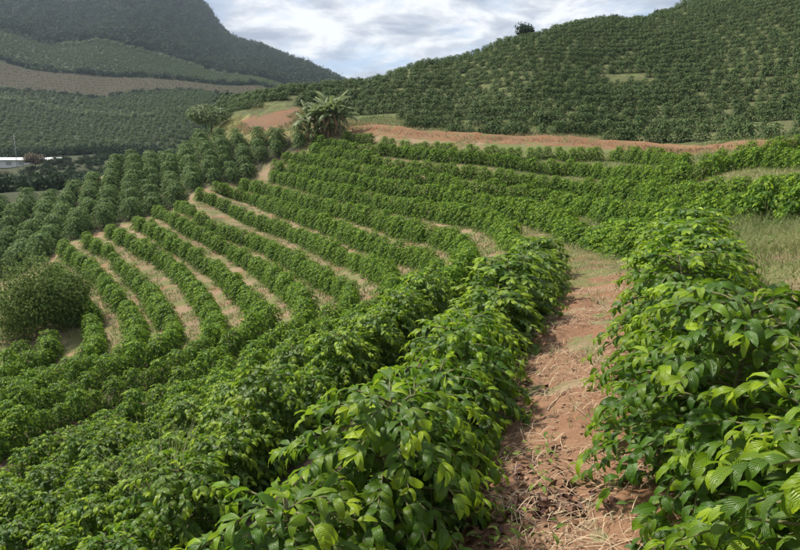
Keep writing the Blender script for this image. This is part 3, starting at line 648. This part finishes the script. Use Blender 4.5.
broad('ridge_bush', 24.2, 126, 2, 2.6, 1.7, 1.9, 1500, .42, MAT['forest'], 'dark spreading bush on the skyline of the hill', 'bush', .12)
broad('brown_tree', -90, 150.5, 3, 3.1, 2.0, 2.4, 1500, .5, MAT['brown_tree'], 'reddish-brown tree in front of the long white shed', 'tree', .15)
for i, (x, y, rx, h_) in enumerate([(-97, 147, 4.2, 2.2), (-103, 141, 4.5, 2.6), (-108, 158, 3.0, 2.0)]):
    broad('valley_bush', x, y, 10 + i, rx, h_, h_ * .8, 1500, .5, MAT[['brown_tree', 'forest', 'pale'][i]], ['dull brown bush left of the reddish-brown tree', 'dark bush at the left edge under the shed', 'pale grey-green bush beside the pole at the shed'][i], 'bush', .12)
for i, (x, y, s) in enumerate([(47, 138.5, 1.0), (52.5, 141, .8), (58, 143, .9), (66, 146, 1.1)]):
    broad('skyline_bush', x, y, 20 + i, 1.6 * s, 1.0 * s, .9 * s, 420, .34, MAT['pale' if i % 2 else 'forest'], ['dark low bush at the near end of the dry skyline patch', 'pale low bush on the dry skyline patch', 'dark small bush right of the dry skyline patch', 'pale bush on the upper skyline at the frame top'][i], 'bush', .06)
# pale feathery clump left of the mound
broad('pale_feathery_tree', -22.8, 74.5, 31, 2.7, 1.7, 2.2, 2600, .42, MAT['pale'], 'pale feathery tree at the top corner of the dark tree block', 'tree', .12)

# ------------------------------------------------------------------ banana plants
def banana_leaf(Lg, Wd, bend, seed, dead=False):
    r = np.random.default_rng(seed); n = 16; V = []; Fq = []; T = []
    for i in range(n + 1):
        t = i / n; B = bend; cy = math.sin(B * t) / B * Lg; cz = -(1 - math.cos(B * t)) / B * Lg
        w = Wd / 2 * min(1, max(0, (t - .12) / .15)) * math.sqrt(max(.02, 1 - ((t - .45) / .56)**2 if t > .45 else 1)); w = max(w, .025)
        tear = 1 - (.35 * r.random() if i % 2 else 0)
        for u in (-1, -.5, 0, .5, 1): V.append((u * w * (tear if abs(u) == 1 else 1), cy - .12 * abs(u) * w, cz - .55 * abs(u)**1.5 * w + .12 * (1 - abs(u)) * .2)); T.append(r.uniform(0, .5) + .3 * t)
    for i in range(n):
        for j in range(4):
            a = i * 5 + j; Fq.append((a, a + 1, a + 6, a + 5))
    return mesh('banana_leaf', np.array(V), np.array(Fq), MAT['dry_banana' if dead else 'banana'], np.clip(np.array(T), 0, 1))
BL = [banana_leaf(2.3, .42, b, 60 + i) for i, b in enumerate((.7, 1.1, 1.6, 2.2))] + [banana_leaf(1.7, .3, b, 70, True) for b in (.6, 1.2)]
BAN = [(-9.4, 63.9, 1.0, 'leftmost banana plant of the clump on the dirt mound'), (-8.5, 63.2, 1.12, 'banana plant second from left in the clump on the mound'), (-7.7, 63.0, 1.2, 'tallest banana plant in the middle of the clump'),
       (-6.9, 62.8, 1.15, 'banana plant right of the tallest one in the clump'), (-6.1, 62.5, 1.02, 'rightmost banana plant of the clump beside the dirt road'), (-7.4, 64.6, 1.1, 'banana plant at the back of the clump on the mound'), (-8.9, 64.9, .95, 'shorter banana plant behind the leftmost one in the clump'),
       (-8.9, 62.6, .62, 'small banana sucker at the left foot of the clump'), (-7.2, 62.1, .6, 'small banana sucker at the middle front of the clump'), (-6.3, 63.4, .8, 'half-grown banana plant behind the rightmost one in the clump')]
for i, (x, y, s, lb) in enumerate(BAN):
    o = empty('banana_plant', (x, y, H(x, y)), rng.uniform(0, 6), s); tag(o, lb, 'banana plant', 'banana plants by the dirt road')
    b = MB(); b.tube([(0, 0, -.3), (.03, 0, .8), (.05, .03, 1.7), (.06, .04, 2.3)], [.16, .14, .11, .07], 8); b.build('stem', MAT['banana_stem'], o)
    for k in range(22):
        lf = obj('leaf', BL[(k + i) % 4] if k < 17 else BL[4 + k % 2], o, (.06, .04, 2.25 - .16 * (k % 6))); lf.rotation_euler = (R(rng.uniform(20, 82)) - (1.6 if k > 16 else .0), R(rng.uniform(-14, 14)), k * 2.4 + rng.normal(0, .2)); q = rng.uniform(.75, 1.12); lf.scale = (q, q, q)

# ------------------------------------------------------------------ valley buildings
def shed():
    x, y = -100.5, 170; z = H(x, y); z = EYE + 4.75 - 3.85
    o = empty('long_shed', (x, y, z), R(-3)); tag(o, 'long low white shed in the valley behind the reddish-brown tree', 'building')
    b = MB(); b.box((0, 0, .2), (24, 5, 3.2)); w_ = b.build('wall', MAT['white_paint'], o, False)
    b = MB(); V = [(-12.6, -3.1, 1.82), (12.6, -3.1, 1.82), (12.6, 0, 2.55), (-12.6, 0, 2.55), (-12.6, 3.1, 1.82), (12.6, 3.1, 1.82), (-12.6, -3.1, 1.72), (12.6, -3.1, 1.72), (12.6, 3.1, 1.72), (-12.6, 3.1, 1.72)]
    b.add(V, [(0, 1, 2, 3), (3, 2, 5, 4), (0, 6, 7, 1), (4, 5, 8, 9), (6, 9, 8, 7), (1, 7, 8, 5, 2), (0, 3, 4, 9, 6)]); b.build('roof', MAT['sheet'], o, False)
    for k in range(7):
        b = MB(); b.box((-10.5 + k * 3.5, -2.53, .9), (1.6, .06, .9)); b.build('window', MAT['pole'], w_, False)
shed()
o = empty('utility_pole', (-103.6, 165, EYE + 3.0)); tag(o, 'thin pale utility pole standing by the white shed', 'pole')
b = MB(); b.tube([(0, 0, -3), (0, 0, 6.6)], [.10, .06], 7); b.build('mast', MAT['pole'], o)
b = MB(); b.box((0, -.1, 5.9), (1.2, .08, .1)); b.build('crossarm', MAT['pole'], o, False)

# ------------------------------------------------------------------ forest on the mountain and the pale hedges across the valley
FV = [crown(500 + i, 1., 1.05, .75, 170, .42, MAT['forest'], 2, 9, 'forest_crown')[0] for i in range(4)]
PV = [crown(520 + i, 1., 1.0, .8, 150, .42, MAT['pale'], 2, 8, 'hedge_crown')[0] for i in range(3)]
n = 9000; th = rng.uniform(R(-52), R(-2), n); q = np.sqrt(rng.uniform(470**2, 1050**2, n)); fx = q * np.sin(th); fy = q * np.cos(th)
k = (fy > 486 + 10 * fbm(fx * .02, fy * .02, 4)) & (rng.random(n) > .1); fx, fy = fx[k], fy[k]
scatter('mountain_forest', FV, np.stack([fx, fy, hgt(fx, fy) - .5], 1), rng.uniform(0, 6, len(fx)), rng.uniform(3.0, 7.0, len(fx)), 'dark bluish forest covering the mountain behind the plantations', 'forest')
def hedge(name, label, line, sp, s0, s1, vs_):
    p = spline(line, sp); p = p + rng.normal(0, .8, p.shape)
    scatter(name, vs_, np.stack([p[:, 0], p[:, 1], hgt(p[:, 0], p[:, 1]) - .3], 1), rng.uniform(0, 6, len(p)), rng.uniform(s0, s1, len(p)), label, 'hedge')
hedge('windbreak_hedge', 'dark line of trees along the top edge of the brown band', [(-300, 397), (-190, 397), (-120, 397), (-75, 396)], 2.3, 1.7, 3.0, FV)
hedge('windbreak_hedge', 'pale line of trees along the foot of the forested mountain', [(-360, 484), (-240, 483), (-160, 482), (-115, 474)], 2.6, 1.6, 2.8, PV)
hedge('windbreak_hedge', 'pale diagonal line of bushes crossing the lower valley plantation', [(-260, 338), (-205, 320), (-150, 290), (-105, 262)], 2.2, 1.2, 2.1, PV)
hedge('windbreak_hedge', 'dark line of bushes along the bottom edge of the brown band', [(-300, 343), (-190, 343), (-120, 343), (-85, 343)], 2.6, 1.0, 2.0, FV)
# scrub on the slope behind the dark block and on the left flank of the hill
n = 3600; sx = rng.uniform(-150, -22, n); sy = rng.uniform(78, 190, n); k = (sx < -18 - (sy - 78) * .12) & ((sx < -34) | (sy > 112)) & ~((sx > -116) & (sx < -84) & (sy > 160) & (sy < 178)); sx, sy = sx[k], sy[k]
scatter('valley_scrub', FV, np.stack([sx, sy, hgt(sx, sy) - .2], 1), rng.uniform(0, 6, len(sx)), np.where((sx > -122) & (sx < -66) & (sy > 120) & (sy < 172), rng.uniform(.5, 1.0, len(sx)), rng.uniform(.9, 2.2, len(sx))), 'scrubby dark bushes in the dip behind the left tree block', 'scrub')

# ------------------------------------------------------------------ grass, straw and litter
def blades(P, az, Hb, Wb, lean, tint, mat, name, label, cat, segs=3, flat=False):
    n = len(P); V = np.zeros((n, segs + 1, 2, 3)); d = np.stack([np.cos(az), np.sin(az)], 1); s = np.stack([-d[:, 1], d[:, 0]], 1)
    for i in range(segs + 1):
        t = i / segs; rz = Hb * (t - .25 * lean * t * t) if not flat else .012 + 0 * Hb + lean * np.sin(t * math.pi) * .05; out = Hb * lean * t * t * .8 if not flat else Hb * (t - .5)
        cx = P[:, 0] + d[:, 0] * out; cy = P[:, 1] + d[:, 1] * out
        if flat: cv = Hb * .25 * np.sin(t * 3.1) * (tint - .5) * .7; cx = cx + s[:, 0] * cv; cy = cy + s[:, 1] * cv
        w = Wb * (1 - .85 * t**1.5) / 2 if not flat else Wb / 2
        for j, sg in enumerate((-1, 1)):
            V[:, i, j, 0] = cx + s[:, 0] * w * sg; V[:, i, j, 1] = cy + s[:, 1] * w * sg; V[:, i, j, 2] = P[:, 2] + rz
    a = np.arange(segs) * 2; Fq = np.stack([a, a + 1, a + 3, a + 2], 1); k = (segs + 1) * 2
    Fq = (Fq[None] + (np.arange(n) * k)[:, None, None]).reshape(-1, 4)
    me = mesh(name, V.reshape(-1, 3), Fq, mat, np.repeat(tint, k)); o = obj(name, me); return tag(o, label, cat, kind='stuff')
def scat(n, x0, x1, y0, y1, keep):
    x = rng.uniform(x0, x1, n); y = rng.uniform(y0, y1, n); k = keep(x, y); return x[k], y[k]
def pathd(x, y): return dist_to(x, y, PATH, .25)
def rowd(x, y, keys='EFD'):
    d = np.full(x.shape, 1e9)
    for k in keys:
        for sg in ROWS[k]: d = np.minimum(d, dist_to(x, y, sg, .5))
    return d
# weedy bank right of the near row
x, y = scat(150000, 2.2, 13, 1.5, 20, lambda x, y: (x > 2.7 + (y - 4.2) * .36) & (x < y * .75 + 1.5) & (rng.random(len(x)) < np.clip(9 / np.maximum(y, 3), .3, 1)))
dd = rowd(x, y, 'ED'); k = (dd > .5) & (rng.random(len(x)) < .9); x, y = x[k], y[k]
P = np.stack([x, y, hgt(x, y) - .02], 1); t_ = np.clip(.45 + .4 * fbm(x * .9, y * .9, 43) + rng.normal(0, .2, len(x)), 0, 1)
blades(P, rng.uniform(0, 6.28, len(x)), rng.uniform(.10, .60, len(x)) * np.clip(.75 + .5 * fbm(x * 1.2, y * 1.2, 40), .3, 1.3), rng.uniform(.004, .012, len(x)), rng.uniform(.3, 1.9, len(x)), t_, MAT['grass'], 'weedy_grass', 'pale tangled weeds and grass on the bank behind the right row', 'grass')
kk = rng.random(len(P)) < .16; Q = P[kk].copy(); Q[:, 2] += rng.uniform(.03, .32, len(Q)); n = len(Q); fo = rng.normal(0, 1, (n, 3)); fo[:, 2] = rng.uniform(-.2, .7, n)
tag(obj('bank_weeds', leaves_mesh('bank_weeds', Q, frames(Q, fo, np.array([0, 0, 1.]) + rng.normal(0, .4, (n, 3)), rng.uniform(.03, .075, n)), rng.integers(0, 3, n), np.clip(rng.uniform(.1, 1, n), 0, 1), 1, MAT['bush'])), 'small leafy weeds mixed into the grass of the right bank', 'weeds', kind='stuff')
# dry grass on the road bank and on the mound beside the banana plants
p = ROADS[rng.integers(0, len(ROADS), 5000)] + rng.normal(0, .5, (5000, 2)); t0 = rng.normal(-1.4, .8, 5000); x, y = p[:, 0] - t0 * .12, p[:, 1] - t0
zz = hgt(x, y) + .1
blades(np.stack([x, y, zz], 1), rng.uniform(0, 6.28, len(x)), rng.uniform(.1, .35, len(x)), rng.uniform(.03, .06, len(x)), rng.uniform(.6, 2.2, len(x)), rng.uniform(0, 1, len(x))**1.6, MAT['road_grass'], 'road_bank_grass', 'reddish dry grass hanging over the bank of the dirt road', 'grass', 2)
x, y = scat(30000, -28, -1, 64, 80, lambda x, y: inpoly(x, y, [(-28, 72), (-20, 68), (-10, 65), (-2, 64), (-2, 67), (-8, 73), (-16, 77), (-24, 79)]) & (fbm(x * .35, y * .35, 77) > .12))
t0 = np.clip(.6 + .5 * fbm(x * .3, y * .3, 78) + rng.normal(0, .15, len(x)), 0, 1)
blades(np.stack([x, y, hgt(x, y)], 1), rng.uniform(0, 6.28, len(x)), rng.uniform(.1, .45, len(x)), rng.uniform(.03, .06, len(x)), rng.uniform(.3, 1.6, len(x)), t0, MAT['grass'], 'mound_grass', 'yellowish dry grass on the mound left of the banana plants', 'grass', 2)
x, y = scat(60000, -12, 40, 40, 75, lambda x, y: (road_side(x, y) > .8) & (road_side(x, y) < 8) & (np.hypot(x, y) > 40))
blades(np.stack([x, y, hgt(x, y) - .02], 1), rng.uniform(0, 6.28, len(x)), rng.uniform(.15, .5, len(x)), rng.uniform(.03, .06, len(x)), rng.uniform(.3, 1.5, len(x)), np.clip(.25 + .4 * fbm(x * .4, y * .4, 90) + rng.normal(0, .15, len(x)), 0, 1), MAT['grass'], 'hill_foot_grass', 'rough green grass along the foot of the hill above the road', 'grass', 2)
# grass along the middle distance of the path
x, y = scat(80000, .3, 5.8, 2.2, 27, lambda x, y: (rng.random(len(x)) < np.clip((y - 3) / 10, .05, 1)))
pd = pathd(x, y); k = (pd < .8) & (fbm(x * 1.3, y * 1.3, 45) + pd * .5 > -.05); x, y = x[k], y[k]; dd = rowd(x, y, 'EF')
P = np.stack([x, y, hgt(x, y) + .01], 1); t_ = np.clip(.5 + .4 * fbm(x * 1.1, y * 1.1, 47) + rng.normal(0, .2, len(x)), 0, 1)
blades(P, rng.uniform(0, 6.28, len(x)), rng.uniform(.03, .16, len(x)), rng.uniform(.003, .008, len(x)), rng.uniform(.4, 2.0, len(x)), t_, MAT['grass'], 'path_grass', 'sparse pale grass growing on the far stretch of the path', 'grass')
# short grass in the gaps between the far rows
x, y = scat(130000, -24, 8, 16, 60, lambda x, y: (fbm(x * .5, y * .5, 49) > -.1) & ~inpoly(x, y, BLOCK) & (x > -23 + (y - 40) * .55 * (y > 40)) & (x > -24 + (40 - y) * .4 * (y < 40)))
P = np.stack([x, y, hgt(x, y) - .01], 1); t_ = np.clip(.5 + rng.normal(0, .28, len(x)), 0, 1)
blades(P, rng.uniform(0, 6.28, len(x)), rng.uniform(.08, .24, len(x)), rng.uniform(.02, .04, len(x)), rng.uniform(.3, 1.2, len(x)), t_, MAT['grass'], 'gap_grass', 'short grass and weeds in the gaps between the far rows', 'grass', 2)
x, y = scat(70000, 5.5, 24, 13, 50, lambda x, y: (road_side(x, y) < -.8) & (x > 5.5 + (28 - y) * .1))
blades(np.stack([x, y, hgt(x, y) - .01], 1), rng.uniform(0, 6.28, len(x)), rng.uniform(.08, .34, len(x)), rng.uniform(.015, .03, len(x)), rng.uniform(.3, 1.5, len(x)), np.clip(.42 + .4 * fbm(x * .5, y * .5, 95) + rng.normal(0, .2, len(x)), 0, 1), MAT['grass'], 'terrace_grass', 'rough grass between the upper rows below the dirt road', 'grass', 2)
# straw on the path
x, y = scat(24000, .1, 4.6, 1.8, 14, lambda x, y: rng.random(len(x)) < np.clip(8 / np.maximum(y, 3) - .3, .2, 1))
pd = pathd(x, y); k = (pd < .62) & (fbm(x * 1.5, y * 1.5, 51) > -.35); x, y = x[k], y[k]
P = np.stack([x, y, path_z(np.zeros(len(x)), x, y)], 1); t_ = rng.uniform(0, 1, len(x))
blades(P, rng.normal(.7, 1.2, len(x)), rng.uniform(.04, .22, len(x)), rng.uniform(.0018, .0042, len(x)), rng.uniform(-.2, .9, len(x)), t_, MAT['straw'], 'dry_straw_litter', 'pale dry straw strewn over the near stretch of the path', 'straw', 5, True)
# brown dead leaves in drifts
P, f, nn, L, tt = [], [], [], [], []
for cx, cy, sx_, sy_, m in [(.33, 2.72, .13, .16, 150), (.78, 2.8, .14, .12, 130), (.62, 3.15, .2, .1, 60), (1.55, 6.6, .12, .4, 60), (.95, 4.6, .25, .7, 60), (2.2, 8.6, .2, .8, 40)]:
    for _ in range(m): P.append((cx + rng.normal(0, sx_), cy + rng.normal(0, sy_), rng.uniform(.005, .035)))
P = np.array(P); P[:, 2] += path_z(np.zeros(len(P)), P[:, 0], P[:, 1]); n = len(P)
fo = rng.normal(0, 1, (n, 3)); fo[:, 2] *= .25
tag(obj('dead_leaf_litter', leaves_mesh('dead_leaf_litter', P, frames(P, fo, np.array([0, 0, 1.]) + rng.normal(0, .35, (n, 3)), rng.uniform(.05, .11, n)), rng.integers(0, 4, n), rng.uniform(0, 1, n)**2, 1, MAT['litter'])),
    'dark maroon dead leaves lying in drifts on the path', 'dead leaves', kind='stuff')
# clods and crumbs of soil
def clods():
    import bmesh
    bm = bmesh.new(); bmesh.ops.create_icosphere(bm, subdivisions=1, radius=1); tv = np.array([v.co[:] for v in bm.verts]); tf = np.array([[v.index for v in q.verts] for q in bm.faces]); bm.free()
    x, y = scat(5200, .1, 4.4, 1.9, 13, lambda x, y: rng.random(len(x)) < np.clip(5 / np.maximum(y, 2), .1, 1)); pd = pathd(x, y); k = pd < .7; x, y = x[k], y[k]; n = len(x)
    r = .004 + .016 * rng.random(n)**4; z = path_z(np.zeros(n), x, y) + r * .3
    V = tv[None] * (r[:, None, None] * rng.uniform(.6, 1.3, (n, len(tv), 1))) * np.array([1, 1, .7]) + np.stack([x, y, z], 1)[:, None]
    me = mesh('soil_clods', V.reshape(-1, 3), (tf[None] + (np.arange(n) * len(tv))[:, None, None]).reshape(-1, 3), MAT['ground'], smooth=False); cover(me, (.36, .22, .14), .0, .4)
    tag(obj('soil_clods', me), 'small crumbly clods of red-brown soil on the path', 'soil', kind='stuff')
clods()
# small broad-leaved weeds at the path edges
P, f, nn, L = [], [], [], []
spots = [(rx_, ry_, 16) for rx_, ry_ in [(p_[0] + o_, p_[1]) for p_ in spline(PATH[2:9], .32) for o_ in (-.55 + .12 * math.sin(p_[1] * 9), .5 + .1 * math.sin(p_[1] * 7))]] + [(.42, 3.0, 26), (.52, 3.3, 22), (.85, 3.35, 18), (.75, 2.95, 14), (.28, 2.55, 24), (.46, 2.5, 18), (.62, 2.45, 16), (.9, 3.9, 14), (1.2, 3.6, 12), (.6, 3.8, 12), (1.05, 4.5, 12), (1.75, 5.3, 10), (1.1, 5.2, 10), (1.5, 6.0, 12), (2.25, 6.6, 10), (.2, 2.8, 20), (.35, 3.5, 18), (.75, 4.4, 14), (.5, 2.75, 10)]
for cx, cy, m in spots:
    for _ in range(m):
        a = rng.uniform(0, 6.28); q = abs(rng.normal(0, .07)); P.append((cx + q * math.cos(a), cy + q * math.sin(a), rng.uniform(.02, .14))); f.append((math.cos(a), math.sin(a), rng.uniform(-.1, .6))); L.append(rng.uniform(.03, .065))
P = np.array(P); P[:, 2] += hgt(P[:, 0], P[:, 1]); n = len(P)
tag(obj('path_weeds', leaves_mesh('path_weeds', P, frames(P, np.array(f), np.array([0, 0, 1.]) + rng.normal(0, .3, (n, 3)), np.array(L)), rng.integers(0, 3, n), rng.uniform(.1, .8, n), 1, MAT['bush'])), 'small broad-leaved green weeds along the path edges', 'weeds', kind='stuff')
# tall grass tuft among the left rows, and thin stalks by the path
def tuft(name, x, y, n, h0, h1, label, cat, tint=(.1, .6), w=(.008, .016)):
    P = np.stack([x + rng.normal(0, .05, n), y + rng.normal(0, .05, n), np.full(n, H(x, y))], 1)
    o = blades(P, rng.uniform(0, 6.28, n), rng.uniform(h0, h1, n), rng.uniform(*w, n), rng.uniform(.1, .75, n), rng.uniform(*tint, n), MAT['grass'], name, label, cat, 6); del o['kind']; return o
tuft('grass_tuft', -2.3, 5.4, 80, 1.0, 1.55, 'tall pale grass tuft rising between the left shrubs', 'grass tuft', (.1, .75), (.014, .026))
tuft('grass_stalk', .36, 3.05, 4, .5, .75, 'thin pale weed stalks beside the nearest left shrub', 'weed', (.5, .9), (.003, .005))
tuft('grass_stalk', .12, 2.62, 4, .45, .7, 'thin pale weed stalks at the foot of the bottom shrub', 'weed', (.4, .9), (.003, .005))
for i, (x0, y0, x1, y1, r_, lb) in enumerate([(.50, 2.72, .66, 2.98, .007, 'short pale stick lying across the path'), (.72, 2.66, 1.02, 2.82, .006, 'bent brown stick beside the dead leaves on the path'), (.70, 2.55, .98, 2.74, .005, 'thin straight stick on the bare soil by the right row'), (1.05, 4.1, 1.35, 4.5, .006, 'dry stick farther up the path')]):
    p0 = np.array([x0, y0]); p1 = np.array([x1, y1]); pts = []
    for t in np.linspace(0, 1, 6):
        q = p0 + (p1 - p0) * t + rng.normal(0, .008, 2); pts.append((q[0], q[1], float(path_z(np.zeros(1), q[:1], q[1:])[0]) + .012))
    b = MB(); b.tube(pts, [r_, r_, r_ * .9, r_ * .8, r_ * .7, r_ * .5], 6); so = b.build('dry_stick', MAT['stick']); tag(so, lb, 'stick', 'sticks on the path')

# ------------------------------------------------------------------ haze
def haze():
    b = MB(); b.box((0, 0, 190), (5200, 5200, 560)); t = NT('haze_air'); v = t.new('VolumePrincipled'); v.inputs['Color'].default_value = (.70, .83, 1, 1); v.inputs['Density'].default_value = .00015; v.inputs['Anisotropy'].default_value = .2
    t.l.new(v.outputs[0], t.out.inputs['Volume']); o = b.build('haze', t.m, None, False); tag(o, kind='stuff')
haze()
